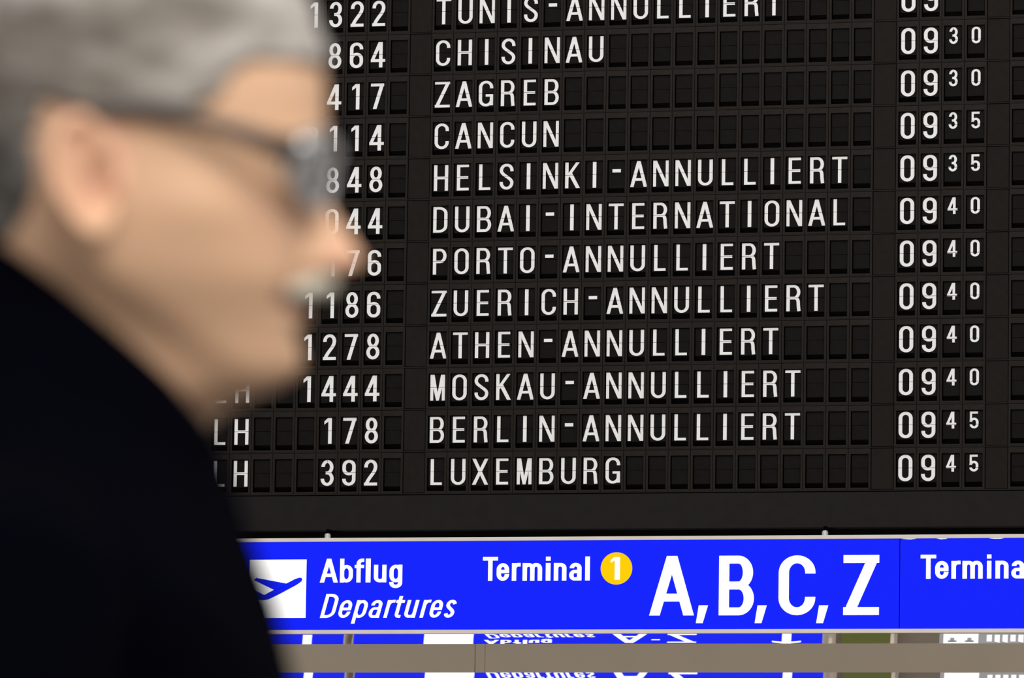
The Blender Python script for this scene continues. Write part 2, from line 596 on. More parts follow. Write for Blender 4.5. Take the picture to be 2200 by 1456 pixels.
def hbox(name, m, x0, x1, y0, y1, z0, z1, bevel=0.0):
    b = MB()
    a, c = L(x0, y0, z0), L(x1, y1, z1)
    b.box(a[0], c[0], a[1], c[1], a[2], c[2])
    return b.build(name, m, hs, bevel=bevel)


hbox('lower_panel', M_PANEL, XL, XR + .5, .0, .3, z_low, z_bot - .0015, .0015)
hbox('side_panel', M_PANEL, XL, -10.12 * P, .0, .3, z_bot, z_top, .0015)
hbox('side_panel', M_PANEL, XR + .003, XR + .5, .0, .3, z_bot, z_top, .0015)
hbox('upper_panel', M_PANEL, XL, XR + .5, .0, .3, z_top + .0015, z_top + .35, .0015)
hbox('back_plate', M_BLACK, XL, XR + .5, .06, .3, z_bot, z_top)

# ------------------------------------------------------------------ blue direction sign
SY = -0.10                              # its face; the cabinet is 9 cm deep
s_tl = on_plane(1100, 1153.3, SY)
zt_out = s_tl.z
zt_in = on_plane(1100, 1161.5, SY).z
zb_in = on_plane(1100, 1352.2, SY).z
zb_out = on_plane(1100, 1361.0, SY).z
x_div = on_plane(1932.5, 1260, SY).x
SX0, SX1 = on_plane(430, 1260, SY).x, on_plane(2700, 1260, SY).x
sg = empty('direction_sign', ((SX0 + SX1) / 2, SY, zb_out), 'long blue backlit sign with Abflug Departures and A,B,C,Z hanging below the board', 'sign')
SO = sg.location.copy()


def sbox(name, m, x0, x1, y0, y1, z0, z1, bevel=0.0, parent=None):
    b = MB()
    b.box(x0 - SO.x, x1 - SO.x, y0 - SO.y, y1 - SO.y, z0 - SO.z, z1 - SO.z)
    return b.build(name, m, parent or sg, bevel=bevel)


sbox('cabinet', M_RAIL, SX0, SX1, SY + .006, SY + .09, zb_out + .0078, zt_out - .002)
sbox('frame_rail', M_RAIL, SX0, SX1, SY - .004, SY + .012, zt_in, zt_out, .001)
sbox('frame_rail', M_RAIL, SX0, SX1, SY - .004, SY + .012, zb_out, zb_in, .001)
pl = sbox('sign_panel', M_BLUE, SX0 + .004, x_div - .0011, SY, SY + .006, zb_in, zt_in)
pr = sbox('sign_panel', M_BLUE, x_div + .0011, SX1 - .004, SY, SY + .006, zb_in, zt_in)
sbox('panel_joint', M_BLACK, x_div - .0011, x_div + .0011, SY + .002, SY + .006, zb_in, zt_in)
for px in (704, 1772.5):
    x = on_plane(px, 1150, SY + .045).x
    b = MB()
    zc = zt_out - SO.z
    b.tube([(x - SO.x, .045, zc - .004), (x - SO.x, .045, zc + .0135)], .0082, 16)
    b.tube([(x - SO.x, .045, zc + .0135), (x - SO.x, .045, zc + .016)], .006, 16)
    b.build('hanger_bolt', M_BOLT, sg, smooth=False)
    b = MB()
    b.tube([(x - SO.x, .045, zc + .0155), (x - SO.x, .045, z_low - SO.z - .001)], .004, 10)
    b.tube([(x - SO.x, .045, z_low - SO.z - .004), (x - SO.x, .18, z_low - SO.z - .004)], .004, 10)
    b.build('hanger_rod', M_BLACK, sg)


def letters(mb, spec, ytop, ybase, xref, s, t, Y, origin, shear=0.0, lift=.0006):
    zt = on_plane(xref, ytop, Y).z
    zb = on_plane(xref, ybase, Y).z
    h = zt - zb
    for ch, a, c in spec:
        xa, xc = on_plane(a, ybase, Y).x, on_plane(c, ybase, Y).x
        for q, ly in layered(ch, (xc - xa) / h, s, t):
            q, ar = ccw([(xa + (x + shear * y) * h - origin.x, zb + y * h - origin.z) for x, y in q])
            if ar > 1e-10:
                mb.face([(x, Y - lift - ly - origin.y, z) for x, z in q])


def lettering(name, parent, spec, *a, **k):
    mb = MB()
    letters(mb, spec, *a, **k)
    return mb.build(name, M_WHITE, parent)


lettering('lettering', pl, [('A', 687, 725.9), ('b', 730.2, 758), ('f', 761.6, 781.8), ('l', 785.4, 796), ('u', 803.1, 830), ('g', 836.4, 864.1)],
          1200, 1251, 700, .182, .14, SY, SO)['label'] = 'white bold word Abflug'
lettering('lettering', pl, [('D', 687.2, 716.7), ('e', 724, 749.4), ('p', 757.3, 783.2), ('a', 789.3, 813.9), ('r', 823.2, 840), ('t', 841.9, 860.4), ('u', 866, 891.1),
                                 ('r', 900.9, 917), ('e', 919.7, 944.5), ('s', 951.5, 973.1)], 1275.5, 1327, 690, 0.152, .115, SY, SO, shear=.27)['label'] = 'white slanted word Departures'
lettering('lettering', pl, [('T', 1037, 1069.3), ('e', 1066.8, 1093.6), ('r', 1099.5, 1118.2), ('m', 1122.5, 1164.5), ('i', 1172.3, 1182.5), ('n', 1189.7, 1216.8),
                                 ('a', 1222.7, 1249.3), ('l', 1257, 1267)], 1196.2, 1247.3, 1050, .19, .15, SY, SO)['label'] = 'white bold word Terminal'
for ch, a, c, cm in (('A', 1394.6, 1490.9, 1495), ('B', 1544, 1619.5, 1621.3), ('C', 1672.3, 1751.4, 1753.5), ('Z', 1811.4, 1888.3, None)):
    big = MB()
    letters(big, [(ch, a, c)], 1193, 1321.3, 1640, .175, .132, SY, SO)
    if cm:
        q = [on_plane(cm + dx, y, SY) for dx, y in ((0, 1338.3), (14.7, 1338.3), (26.2, 1300), (6.3, 1300))]
        big.face([(p.x - SO.x, -.0006, p.z - SO.z) for p in q])
    big.build('lettering', M_WHITE, pl)['label'] = 'large white letter ' + ch
lettering('lettering', pr, [('T', 1977.7, 2011.2), ('e', 2009.1, 2037.7), ('r', 2044, 2063.6), ('m', 2067.7, 2111.3), ('i', 2120.3, 2129.9), ('n', 2138.6, 2166.7),
                                 ('a', 2172.7, 2200.5), ('l', 2208.5, 2218.5)], 1191.4, 1242.9, 1990, .19, .15, SY, SO)['label'] = 'white bold word Terminal at the edge'
# yellow badge with the figure 1
c0 = on_plane(1324.5, 1220.7, SY)
rad = 34.0 * (on_plane(1400, 1220, SY).x - on_plane(1300, 1220, SY).x) / 100
b = MB()
b.face([(c0.x - SO.x + rad * math.cos(a), -.0006, c0.z - SO.z + rad * math.sin(a)) for a in [2 * math.pi * k / 64 for k in range(64)]], 0)
b2 = MB()
letters(b2, [('1', 1312, 1331.8)], 1196.4, 1245, 1322, .235, .15, SY, SO, lift=.0012)
for f in b2.f:
    b.face([b2.v[i] for i in f], 1)
b.build('number_badge', (M_YELLOW, M_WHITE), pl)['label'] = 'round yellow badge with a white 1'
# white square with the climbing aeroplane
q = [on_plane(x, y, SY) for x, y in ((537, 1327), (656, 1326.8), (659.3, 1200.8), (535, 1202.8))]
wx0, wx1 = on_plane(535.5, 1265, SY).x, on_plane(657.8, 1265, SY).x
wz0, wz1 = on_plane(600, 1327, SY).z, on_plane(600, 1201.8, SY).z
b = MB()
b.face([(x - SO.x, -.0006, z - SO.z) for x, z in ((wx0, wz0), (wx1, wz0), (wx1, wz1), (wx0, wz1))], 0)
zp = lambda pts: [(500 + x / 9.1, 1180 + y / 9.1) for x, y in pts]
plane_parts = [
    zp([(415, 598), (462, 555), (1050, 665), (1120, 700), (1080, 780), (805, 790)]),              # wing
    zp([(1050, 665), (1225, 575), (1300, 552), (1340, 552), (1362, 575), (1355, 615), (1320, 645), (1240, 700), (960, 850), (805, 790)]),
    zp([(805, 790), (960, 850), (800, 930), (700, 975), (620, 990), (615, 890)]),
    zp([(615, 890), (620, 990), (560, 995), (470, 960), (395, 800), (420, 790)]),                  # tail
]
for pp in plane_parts:
    pts, ar = ccw([(p.x - SO.x, p.z - SO.z) for p in (on_plane(x, y, SY) for x, y in pp)])
    b.face([(x, -.0012, z) for x, z in pts], 1)
b.build('pictogram', (M_WHITE, M_BLUE), pl)['label'] = 'white square with blue climbing aeroplane'
# worn upper edge of the right-hand panel where the light shows
b = MB()
for a, c in ((1937, 1969), (2012, 2036), (2125, 2158)):
    n = 7
    for i in range(n):
        x0, x1 = a + (c - a) * i / n, a + (c - a) * (i + 1) / n
        d0, d1 = (2.4 * math.sin(math.pi * i / n) + (random.random() if 0 < i else 0), 2.4 * math.sin(math.pi * (i + 1) / n) + (random.random() if i < n - 1 else 0.05))
        p0, p1 = on_plane(x0, 1157, SY).x, on_plane(x1, 1157, SY).x
        k = .0006
        b.face([(p0 - SO.x, -.0006, zt_in - SO.z - d0 * k), (p1 - SO.x, -.0006, zt_in - SO.z - d1 * k), (p1 - SO.x, -.0006, zt_in - SO.z), (p0 - SO.x, -.0006, zt_in - SO.z)])
b.build('worn_edge', M_WHITE, pr)

# ------------------------------------------------------------------ stepped polished soffit under the sign
M_FASCIA = mat('taupe_fascia', (0.50, 0.42, 0.335), 0.55, 0.25, noise_amt=0.06, noise_scale=8)
M_MIRROR = mat('polished_soffit', (0.80, 0.79, 0.80), 0.015, 0.5, metal=.88)


def ray_z(py, Y, px=1100):
    return on_plane(px, py, Y).z


Y1, Y2 = .10, .497
ZA = ray_z(1383, Y2, 1000)
YB = CAM.y + (Y2 - CAM.y) * (ZA - CAM_Z) / (ray_z(1444.2, Y2, 1000) - CAM_Z)     # next slat, same height
ZT = ray_z(1370, YB, 1000) + .05
SXa, SXb = -6.5, 6.0


def soffit(y0, y1, z_near_edge, s0, s1, ya, yb, n=48):
    """polished sheet, gently bowed downwards; slope s0 at ya and s1 at yb"""
    rows, z = [], z_near_edge
    for i in range(n + 1):
        y = y0 + (y1 - y0) * i / n
        rows.append((y, z))
        sl = s0 + (s1 - s0) * ((y + (y1 - y0) / n / 2) - ya) / (yb - ya)
        z += sl * (y1 - y0) / n
    return rows


def strip(name, rows, zshift, back, kind_label):
    b = MB()
    for (y0, z0), (y1, z1) in zip(rows, rows[1:]):
        b.face([(SXa, y0, z0 + zshift), (SXa, y1, z1 + zshift), (SXb, y1, z1 + zshift), (SXb, y0, z0 + zshift)][::-1])
    me = b.mesh(name)
    bm = bmesh.new(); bm.from_mesh(me); bmesh.ops.remove_doubles(bm, verts=bm.verts, dist=1e-6); bm.to_mesh(me); bm.free()
    return tag(new_obj(name, me, None, (M_MIRROR,), smooth=True), kind='structure')


r1 = soffit(-.002, Y2, 0, -.0106, .0123, Y1, Y2)
strip('trim_1', r1, ZA - r1[-1][1], .02, '')
r2 = soffit(YB, YB + .42, 0, -.064, -.034, YB, YB + .42)
strip('trim_2', r2, ZA, .02, '')
b = MB()
xj0, xj1 = on_plane(1020.5, 1410, YB).x, on_plane(1042, 1410, YB).x
for a, c in ((SXa, xj0 - .0011), (xj0 + .0011, xj1 - .0006), (xj1 + .0006, SXb)):
    b.box(a, c, YB, YB + .02, ZA, ZT)
b.box(SXa, SXb, YB + .004, YB + .02, ZA, ZT)
structure('wall_bulkhead', b, M_FASCIA)
b = MB()
b.box(SXa, SXb, -.004, .0, ZA + .006, z_low - .003)  # black sheets added to stand in for the shade under the board
b.box(SXa, SXb, .02, Y2 - .002, ZA + .012, ZA + .05)
structure('trim_3', b, M_BLACK)

# ------------------------------------------------------------------ what the soffit mirrors: signs further back in the hall
BY = 3.1


def mirrored_x(px, Y=BY, y_hit=.3):
    d = FWD + RIGHT * ((px - 1100) / F_PX) + DOWN * ((1372 - 728) / F_PX)
    return CAM.x + d.x * (Y - CAM.y) / d.y


zS = CAM_Z + .868
KM = (mirrored_x(1282) - mirrored_x(1040)) / 286.0       # metres per letter pixel of the first sign


def back_sign(name, px0, px1, label, face, h0=-.13, h1=.13):
    x0, x1 = mirrored_x(px0), mirrored_x(px1)
    e = empty(name, ((x0 + x1) / 2, BY, zS + h0), label, 'sign')
    o = e.location
    b = MB(); b.box(x0 - o.x, x1 - o.x, .004, .09, 0, h1 - h0); b.build('cabinet', M_RAIL, e)
    b = MB(); b.box(x0 - o.x + .004, x1 - o.x - .004, 0, .004, .012, h1 - h0 - .012); f = b.build('sign_panel', face, e)
    b = MB()
    for fx in (.2, .8):
        xx = (x0 - o.x) * (1 - fx) + (x1 - o.x) * fx
        b.tube([(xx, .045, h1 - h0 - .002), (xx, .045, 2.6)], .008, 8)
    b.build('hanger_rod', M_RAIL, e)
    return e, f


def put(mb, o, ch, px0, px1, z0, h, s, t, shear=0.0):
    xa, xc = mirrored_x(px0), mirrored_x(px1)
    for q, ly in layered(ch, (xc - xa) / h, s, t):
        q, ar = ccw([(xa + (x + shear * y) * h - o.x, z0 + y * h - o.z) for x, y in q])
        if ar > 1e-10:
            mb.face([(x, -.0008 - ly, z) for x, z in q])


e, f = back_sign('direction_sign', 757, 1769, 'blue backlit sign with A - Z hanging at the back, mirrored in the soffit', M_BLUE)
mb = MB(); hh = 51 * KM
zb1, zb2 = zS + .012, zS - .078
x = 1040
for ch, wd in (('A', 32), ('b', 23), ('f', 17), ('l', 9), ('u', 22), ('g', 23)):
    put(mb, e.location, ch, x, x + wd, zb1, hh, .195, .15); x += wd + 4
x = 1040
for ch, wd in (('D', 25), ('e', 21), ('p', 21.5), ('a', 20.5), ('r', 14), ('t', 15.5), ('u', 21), ('r', 13.5), ('e', 20.5), ('s', 18)):
    put(mb, e.location, ch, x, x + wd, zb2, hh, .17, .125, .27); x += wd + 4.6
put(mb, e.location, 'A', 1315, 1390, zb2, 110 * KM, .175, .132)
put(mb, e.location, '-', 1400, 1418, zb2, 110 * KM, .175, .132)
put(mb, e.location, 'Z', 1434, 1496, zb2, 110 * KM, .175, .132)
mb.build('lettering', M_WHITE, f)
o = e.location
mb = MB()
xa, xc = mirrored_x(911) - o.x, mirrored_x(1017) - o.x
mb.face([(xa, -.0008, zS - .085 - o.z), (xc, -.0008, zS - .085 - o.z), (xc, -.0008, zS + .085 - o.z), (xa, -.0008, zS + .085 - o.z)])
mb.build('pictogram', M_WHITE, f)
mb = MB()
for pa, pb, pt in ((1680, 1700, 1690),):
    xa, xc, xm = mirrored_x(pa) - o.x, mirrored_x(pb) - o.x, mirrored_x(pt) - o.x
    mb.face([(xa, -.0008, zS - .085 - o.z), (xc, -.0008, zS - .085 - o.z), (xc, -.0008, zS + .085 - o.z), (xa, -.0008, zS + .085 - o.z)])
    for sg_ in (-1, 1):
        mb.face(ccw([(xm, zS + .085 - o.z), (xm, zS + .055 - o.z), (xm + sg_ * .046, zS + .03 - o.z), (xm + sg_ * .046, zS + .058 - o.z)])[0] and
                [(x_, -.0008, z_) for x_, z_ in ccw([(xm, zS + .085 - o.z), (xm, zS + .055 - o.z), (xm + sg_ * .046, zS + .03 - o.z), (xm + sg_ * .046, zS + .058 - o.z)])[0]])
mb.build('arrow', M_WHITE, f)
e, f = back_sign('direction_sign', 480, 740, 'blue backlit sign with one arrow hanging at the back', M_BLUE)
o = e.location
mb = MB()
xa, xc = mirrored_x(650.5) - o.x, mirrored_x(670) - o.x
mb.face([(xa, -.0008, zS - .072 - o.z), (xc, -.0008, zS - .072 - o.z), (xc, -.0008, zS + .09 - o.z), (xa, -.0008, zS + .09 - o.z)])
mb.build('arrow', M_WHITE, f)
M_GREY = mat('backlit_grey', (0.2, 0.2, 0.2), 0.4, 0.2, emit=(0.18, 0.18, 0.19), estr=1.0)
e, f = back_sign('facility_sign', 2018, 2420, 'grey backlit sign with a white panel of two dark figures at the back', M_GREY)
o = e.location
mb = MB()
xa, xc = mirrored_x(2027) - o.x, mirrored_x(2102) - o.x
mb.face([(xa, -.0008, zS - .07 - o.z), (xc, -.0008, zS - .07 - o.z), (xc, -.0008, zS + .09 - o.z), (xa, -.0008, zS + .09 - o.z)], 0)
for px in (2046, 2083):
    x0 = mirrored_x(px) - o.x
    for q in ([(-.006, -.04), (.006, -.04), (.008, .02), (-.008, .02)], [(-.014, .0), (.014, .0), (.014, .03), (-.014, .03)]):
        mb.face([(x0 + a, -.0016, zS + c + .03 - o.z) for a, c in q], 1)
mb.build('pictogram', (M_WHITE, M_GREY), f)
mb = MB()
xx = 2120
for k in range(9):
    xa, xc = mirrored_x(xx) - o.x, mirrored_x(xx + 11) - o.x
    mb.face([(xa, -.0008, zS - .055 - o.z), (xc, -.0008, zS - .055 - o.z), (xc, -.0008, zS + (.07 if k % 3 else .05) - o.z), (xa, -.0008, zS + .05 - o.z)])
    xx += 17
mb.build('pictogram', M_WHITE, f)
M_POST = mat('pale_post', (0.78, 0.70, 0.60), 0.6, 0.3)
M_GREEN = mat('green_board', (0.13, 0.15, 0.035), 0.6, 0.2)
k = 4
for a, c in ((741, 756), (1770, 1788), (1913, 1921)):
    b = MB(); b.box(mirrored_x(a, 3.3), mirrored_x(c, 3.3), 3.3, 3.36, 0, 4.2)
    structure('trim_%d' % k, b, M_POST); k += 1
b = MB(); b.box(mirrored_x(1808, 3.9), mirrored_x(1912, 3.9), 3.9, 3.95, zS - .4, zS + .13)
tag(b.build('notice_board', M_GREEN), 'green notice board on the back wall beside a pale post', 'board')

# ------------------------------------------------------------------ the man in front
DEPTH = 2.95
S = DEPTH / F_PX
BASE = CAM + (FWD + RIGHT * ((400 - 1100) / F_PX) + DOWN * ((600 - 728) / F_PX)) * DEPTH
rh = Vector((RIGHT.x, RIGHT.y, 0)).normalized()
ah = Vector((-rh.y, rh.x, 0))                 # away from the viewer
FEET = Vector((BASE.x, BASE.y, 0)) + rh * (-150 * S)
man = empty('person', FEET, 'grey-haired man in glasses and dark coat seen in profile, out of focus', 'person')
Y_FLOOR = 600 + BASE.z / S


def sst(a, b, v):
    q = min(max((v - a) / (b - a), 0), 1)
    return q * q * (3 - 2 * q)


def W(x, y, d):
    """x to his front, y downwards, d away from the viewer, in units of a face pixel -> relative to his feet"""
    y = y - d * .125 * (1 - sst(900, 1500, y))          # he leans his head a little
    p = BASE + rh * ((x - 400) * S) + Vector((0, 0, (600 - y) * S)) + ah * (d * S)
    return p - FEET


def spl(table):
    t = np.array(table, float)
    ys = t[:, 0]

    def f(y):
        y = min(max(y, ys[0]), ys[-1])
        i = min(max(int(np.searchsorted(ys, y)) - 1, 0), len(ys) - 2)
        p0, p1, p2, p3 = t[max(i - 1, 0)], t[i], t[i + 1], t[min(i + 2, len(ys) - 1)]
        h = p2[0] - p1[0]
        q = (y - p1[0]) / h
        m1 = (p2 - p0) / max(p2[0] - p0[0], 1e-6) * h
        m2 = (p3 - p1) / max(p3[0] - p1[0], 1e-6) * h
        v = (2 * q ** 3 - 3 * q * q + 1) * p1 + (q ** 3 - 2 * q * q + q) * m1 + (-2 * q ** 3 + 3 * q * q) * p2 + (q ** 3 - q * q) * m2
        return v[1:]
    return f


# y, front of the face without the nose, back of the head, half width
HEAD = spl([(-150, 330, 230, 40), (-138, 430, 120, 150), (-105, 530, 20, 238), (-50, 585, -60, 292), (30, 638, -108, 322), (130, 682, -126, 332), (200, 692, -128, 332), (270, 690, -118, 328),
            (300, 688, -108, 325), (350, 668, -90, 322), (410, 662, -70, 318), (470, 666, -50, 312), (540, 668, -40, 300), (600, 668, -30, 284), (655, 656, -20, 262), (708, 646, -10, 240),
            (762, 642, 0, 222), (806, 626, 5, 208), (838, 585, 5, 197), (862, 528, 5, 190), (888, 484, 0, 188), (915, 460, 0, 190), (960, 450, -10, 196), (1040, 450, -40, 210)])
NOSE = spl([(330, 0, 20), (355, 4, 22), (400, 24, 24), (450, 54, 30), (500, 88, 38), (546, 113, 46), (568, 104, 50), (588, 54, 48), (606, 12, 40), (628, 0, 40)])


def head_pt(y, phi):
    xf, xb, w = HEAD(y)
    xc = xb * .56 + xf * .44
    c, s = math.cos(phi), math.sin(phi)
    e = .86 if c > 0 else .95
    cx = math.copysign(abs(c) ** e, c)
    sx = math.copysign(abs(s) ** .92, s)
    x = xc + (xf - xc if c > 0 else xc - xb) * cx
    d = w * sx
    if c > -.1:
        a = abs(d)
        if 330 < y < 625:
            n, sg = NOSE(y)
            x += n * math.exp(-(d / sg) ** 2)
        G = lambda y0, sy, d0, sd: math.exp(-((y - y0) / sy) ** 2 - ((a - d0) / sd) ** 2)
        x += 26 * G(562, 26, 64, 24)              # nostril wings
        x -= 34 * G(345, 40, 128, 62)             # eye sockets
        x += 13 * G(288, 24, 110, 110)            # brow
        x += 20 * G(626, 20, 0, 80) - 44 * G(650, 11, 0, 115) + 20 * G(674, 18, 0, 70) - 10 * G(714, 18, 0, 70)
        x += 16 * G(788, 36, 0, 80)
        x -= 16 * G(600, 60, 120, 30)             # fold beside the mouth
        d *= 1 + .05 * math.exp(-((y - 440) / 70) ** 2 - ((x - 470) / 120) ** 2)      # cheekbone
    yj = 600 + (x - 250) * .657
    if x > 120:
        d *= 1 - .10 * sst(-30, 90, y - yj) * sst(120, 260, x)
    return x, y, d


rows = []
NPHI = 96
ys = [-150, -145, -138] + list(np.arange(-128, 1041, 8))
for y in ys:
    rows.append([W(*head_pt(y, 2 * math.pi * k / NPHI)) for k in range(NPHI)])
b = MB()
b.loft(rows)
# ears, flaring backwards, with rim, hollow and lobe
for side in (-1, 1):
    top, under = [], []
    for i in range(13):
        rho = (i + .35) / 12.35
        a_, u_ = [], []
        for k in range(40):
            th = 2 * math.pi * k / 40
            ct, st = math.cos(th), math.sin(th)
            hw = 84 * (1 - .22 * max(st, 0)) * (1 if ct < 0 else .8)
            ex, ey = rho * hw * ct, rho * 140 * st
            x = 214 + ex + .16 * ey
            y = 386 + ey
            out = 52 - 62 * (ex / 84) + 22 * max(st, 0) * rho
            out = max(out, 10)
            rim = 26 * math.exp(-((rho - .84) / .14) ** 2) * (1 if ct < .3 else .5)
            hol = -62 * math.exp(-((ex - 18) / 34) ** 2 - ((ey - 14) / 44) ** 2) - 24 * math.exp(-((ex + 14) / 18) ** 2 - ((ey + 62) / 34) ** 2)
            tra = 34 * math.exp(-((ex - 62) / 16) ** 2 - ((ey - 20) / 28) ** 2)
            dd = 312 + out + rim + hol + tra
            a_.append(W(x, y, side * dd))
            u_.append(W(x, y, side * (dd - (34 if rho < .9 else 34 * (1 - rho) / .1 + 6))))
        top.append(a_)
        under.append(u_)
    b.loft(top + under[::-1])
body = b.build('body', (), man, fix=True)
rm = body.modifiers.new('rm', 'REMESH')
rm.mode = 'VOXEL'
rm.voxel_size = .0021
sm = body.modifiers.new('sm', 'SMOOTH')
sm.factor, sm.iterations = .5, 4
bpy.context.view_layer.update()
dg = bpy.context.evaluated_depsgraph_get()
me = bpy.data.meshes.new_from_object(body.evaluated_get(dg))
body.modifiers.clear()
body.data = me
for p in me.polygons:
    p.use_smooth = True


def local_xyd(v):
    p = Vector(v) + FEET - BASE
    return p.dot(rh) / S + 400, 600 - p.z / S, p.dot(ah) / S


SKIN = np.array((.62, .385, .245)); RED = np.array((.62, .33, .23)); LIP = np.array((.29, .125, .115))
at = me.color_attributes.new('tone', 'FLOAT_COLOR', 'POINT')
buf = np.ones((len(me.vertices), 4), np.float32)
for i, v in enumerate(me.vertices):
    x, y, d = local_xyd(v.co)
    a = abs(d)
    ear = (sst(-70, -35, -math.hypot((x - 205) / .65, y - 372) + 100) if a > 318 else 0) * .45
    nose = .6 * math.exp(-((x - 735) / 40) ** 2 - ((y - 545) / 36) ** 2)
    cheek = .30 * math.exp(-((x - 600) / 80) ** 2 - ((y - 500) / 70) ** 2)
    q = min(1, max(ear, nose, cheek))
    nos = .6 * math.exp(-((x - 700) / 26) ** 2 - ((y - 574) / 16) ** 2)  # nostril shade painted into the skin colour, no hollow modelled
    lip = math.exp(-((y - 652) / 27) ** 4) * sst(565, 600, x) * (1 if a < 150 else 0)
    col = SKIN * (1 - q) + RED * q
    col = col * (1 - lip * .8) + LIP * lip * .8
    con = math.exp(-((x - 226) / 30) ** 2 - ((y - 396 - 40) / 48) ** 2) if a > 300 else 0  # shade of the ear hollow painted into the colour, with some redness
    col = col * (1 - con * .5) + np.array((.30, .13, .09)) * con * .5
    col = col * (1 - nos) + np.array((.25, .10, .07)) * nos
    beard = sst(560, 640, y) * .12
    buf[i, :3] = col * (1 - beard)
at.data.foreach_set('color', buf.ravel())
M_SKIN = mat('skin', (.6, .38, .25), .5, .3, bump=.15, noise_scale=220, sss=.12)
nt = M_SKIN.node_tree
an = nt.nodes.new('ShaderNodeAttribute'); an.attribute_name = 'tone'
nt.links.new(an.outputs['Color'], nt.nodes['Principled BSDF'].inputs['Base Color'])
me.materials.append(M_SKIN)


# hair: a thick bumpy cap over the scalp
def inside(poly, x, y):
    r = False
    for i in range(len(poly)):
        (x0, y0), (x1, y1) = poly[i - 1], poly[i]
        if (y0 > y) != (y1 > y) and x < (x1 - x0) * (y - y0) / (y1 - y0) + x0:
            r = not r
    return r


HAIRLINE = [(900, 132), (700, 138), (600, 132), (540, 138), (508, 172), (490, 215), (450, 240), (365, 246), (352, 262), (300, 262), (282, 256), (120, 236), (98, 300), (104, 400), (78, 470), (40, 520), (-300, 540), (-300, -400), (900, -400)]
b = MB()
NP = 128
hy = list(np.arange(-140, 560, 9))
pts, ok = {}, set()
for j, y in enumerate(hy):
    for k in range(NP):
        ph = 2 * math.pi * k / NP
        x0, y0, d0 = head_pt(y, ph)
        pts[j, k] = (x0, y0, d0)
        if inside(HAIRLINE, x0, y0):
            ok.add((j, k))


def hair_out(x, y, d, fac):
    cx, cy = 285, 180
    n = Vector((x - cx, (y - cy) * .8, d * 1.1)).normalized()
    q = noise.noise(Vector((x * .012, y * .012, d * .012))) * 16 + noise.noise(Vector((x * .05, y * .03, d * .05))) * 7
    t = (15 + q * .8 + 24 * sst(200, -100, y)) * fac
    return x + n.x * t, y + n.y * t, d + n.z * t


edge = {}
for (j, k) in ok:
    near = min([1.0] + [.25 for dj in (-1, 0, 1) for dk in (-1, 0, 1) if (0 <= j + dj < len(hy)) and (j + dj, (k + dk) % NP) not in ok])
    edge[j, k] = near
idx = {}
for q in ok:
    x, y, d = pts[q]
    idx[q] = len(b.v); b.v.append(tuple(W(*hair_out(x, y, d, edge[q]))))
for q in ok:
    x, y, d = pts[q]
    idx[q, 1] = len(b.v); b.v.append(tuple(W(*hair_out(x, y, d, -.15))))
ec = {}
for (j, k) in ok:
    c = [(j, k), (j, (k + 1) % NP), (j + 1, (k + 1) % NP), (j + 1, k)]
    if all(q in ok for q in c):
        b.f.append([idx[q] for q in c]); b.mi.append(0)
        b.f.append([idx[q, 1] for q in c][::-1]); b.mi.append(0)
        for i in range(4):
            ed = frozenset((c[i], c[(i + 1) % 4]))
            ec.setdefault(ed, []).append((c[i], c[(i + 1) % 4]))
for ed, l in ec.items():
    if len(l) == 1:
        p, q = l[0]
        b.f.append([idx[q], idx[p], idx[p, 1], idx[q, 1]]); b.mi.append(0)
topk = [k for k in range(NP) if (0, k) in ok]
if len(topk) == NP:
    b.f.append([idx[0, k] for k in range(NP)]); b.mi.append(0)
    b.f.append([idx[(0, k), 1] for k in range(NP)][::-1]); b.mi.append(0)


def hair_mat(name, c0, c1, scale=9):
    mt = bpy.data.materials.new(name)
    mt.use_nodes = True
    nt = mt.node_tree
    bs = nt.nodes['Principled BSDF']
    bs.inputs['Roughness'].default_value = .6
    bs.inputs['Specular IOR Level'].default_value = .3
    tc = nt.nodes.new('ShaderNodeTexCoord')
    mp = nt.nodes.new('ShaderNodeMapping')
    mp.inputs['Scale'].default_value = (1.0, 1.0, 2.2)
    mp.inputs['Rotation'].default_value = (0, .6, 0)
    nz = nt.nodes.new('ShaderNodeTexNoise')
    nz.inputs['Scale'].default_value = scale
    nz.inputs['Detail'].default_value = 4
    nz.inputs['Roughness'].default_value = .65
    rp = nt.nodes.new('ShaderNodeValToRGB')
    rp.color_ramp.elements[0].position, rp.color_ramp.elements[1].position = .38, .62
    rp.color_ramp.elements[0].color, rp.color_ramp.elements[1].color = (*c0, 1), (*c1, 1)
    nt.links.new(tc.outputs['Object'], mp.inputs['Vector'])
    nt.links.new(mp.outputs['Vector'], nz.inputs['Vector'])
    nt.links.new(nz.outputs['Fac'], rp.inputs['Fac'])
    nt.links.new(rp.outputs['Color'], bs.inputs['Base Color'])
    n2 = nt.nodes.new('ShaderNodeTexNoise')
    n2.inputs['Scale'].default_value = 260
    bp = nt.nodes.new('ShaderNodeBump')
    bp.inputs['Strength'].default_value = .5
    bp.inputs['Distance'].default_value = .002
    nt.links.new(mp.outputs['Vector'], n2.inputs['Vector'])
    nt.links.new(n2.outputs['Fac'], bp.inputs['Height'])
    nt.links.new(bp.outputs['Normal'], bs.inputs['Normal'])
    return mt


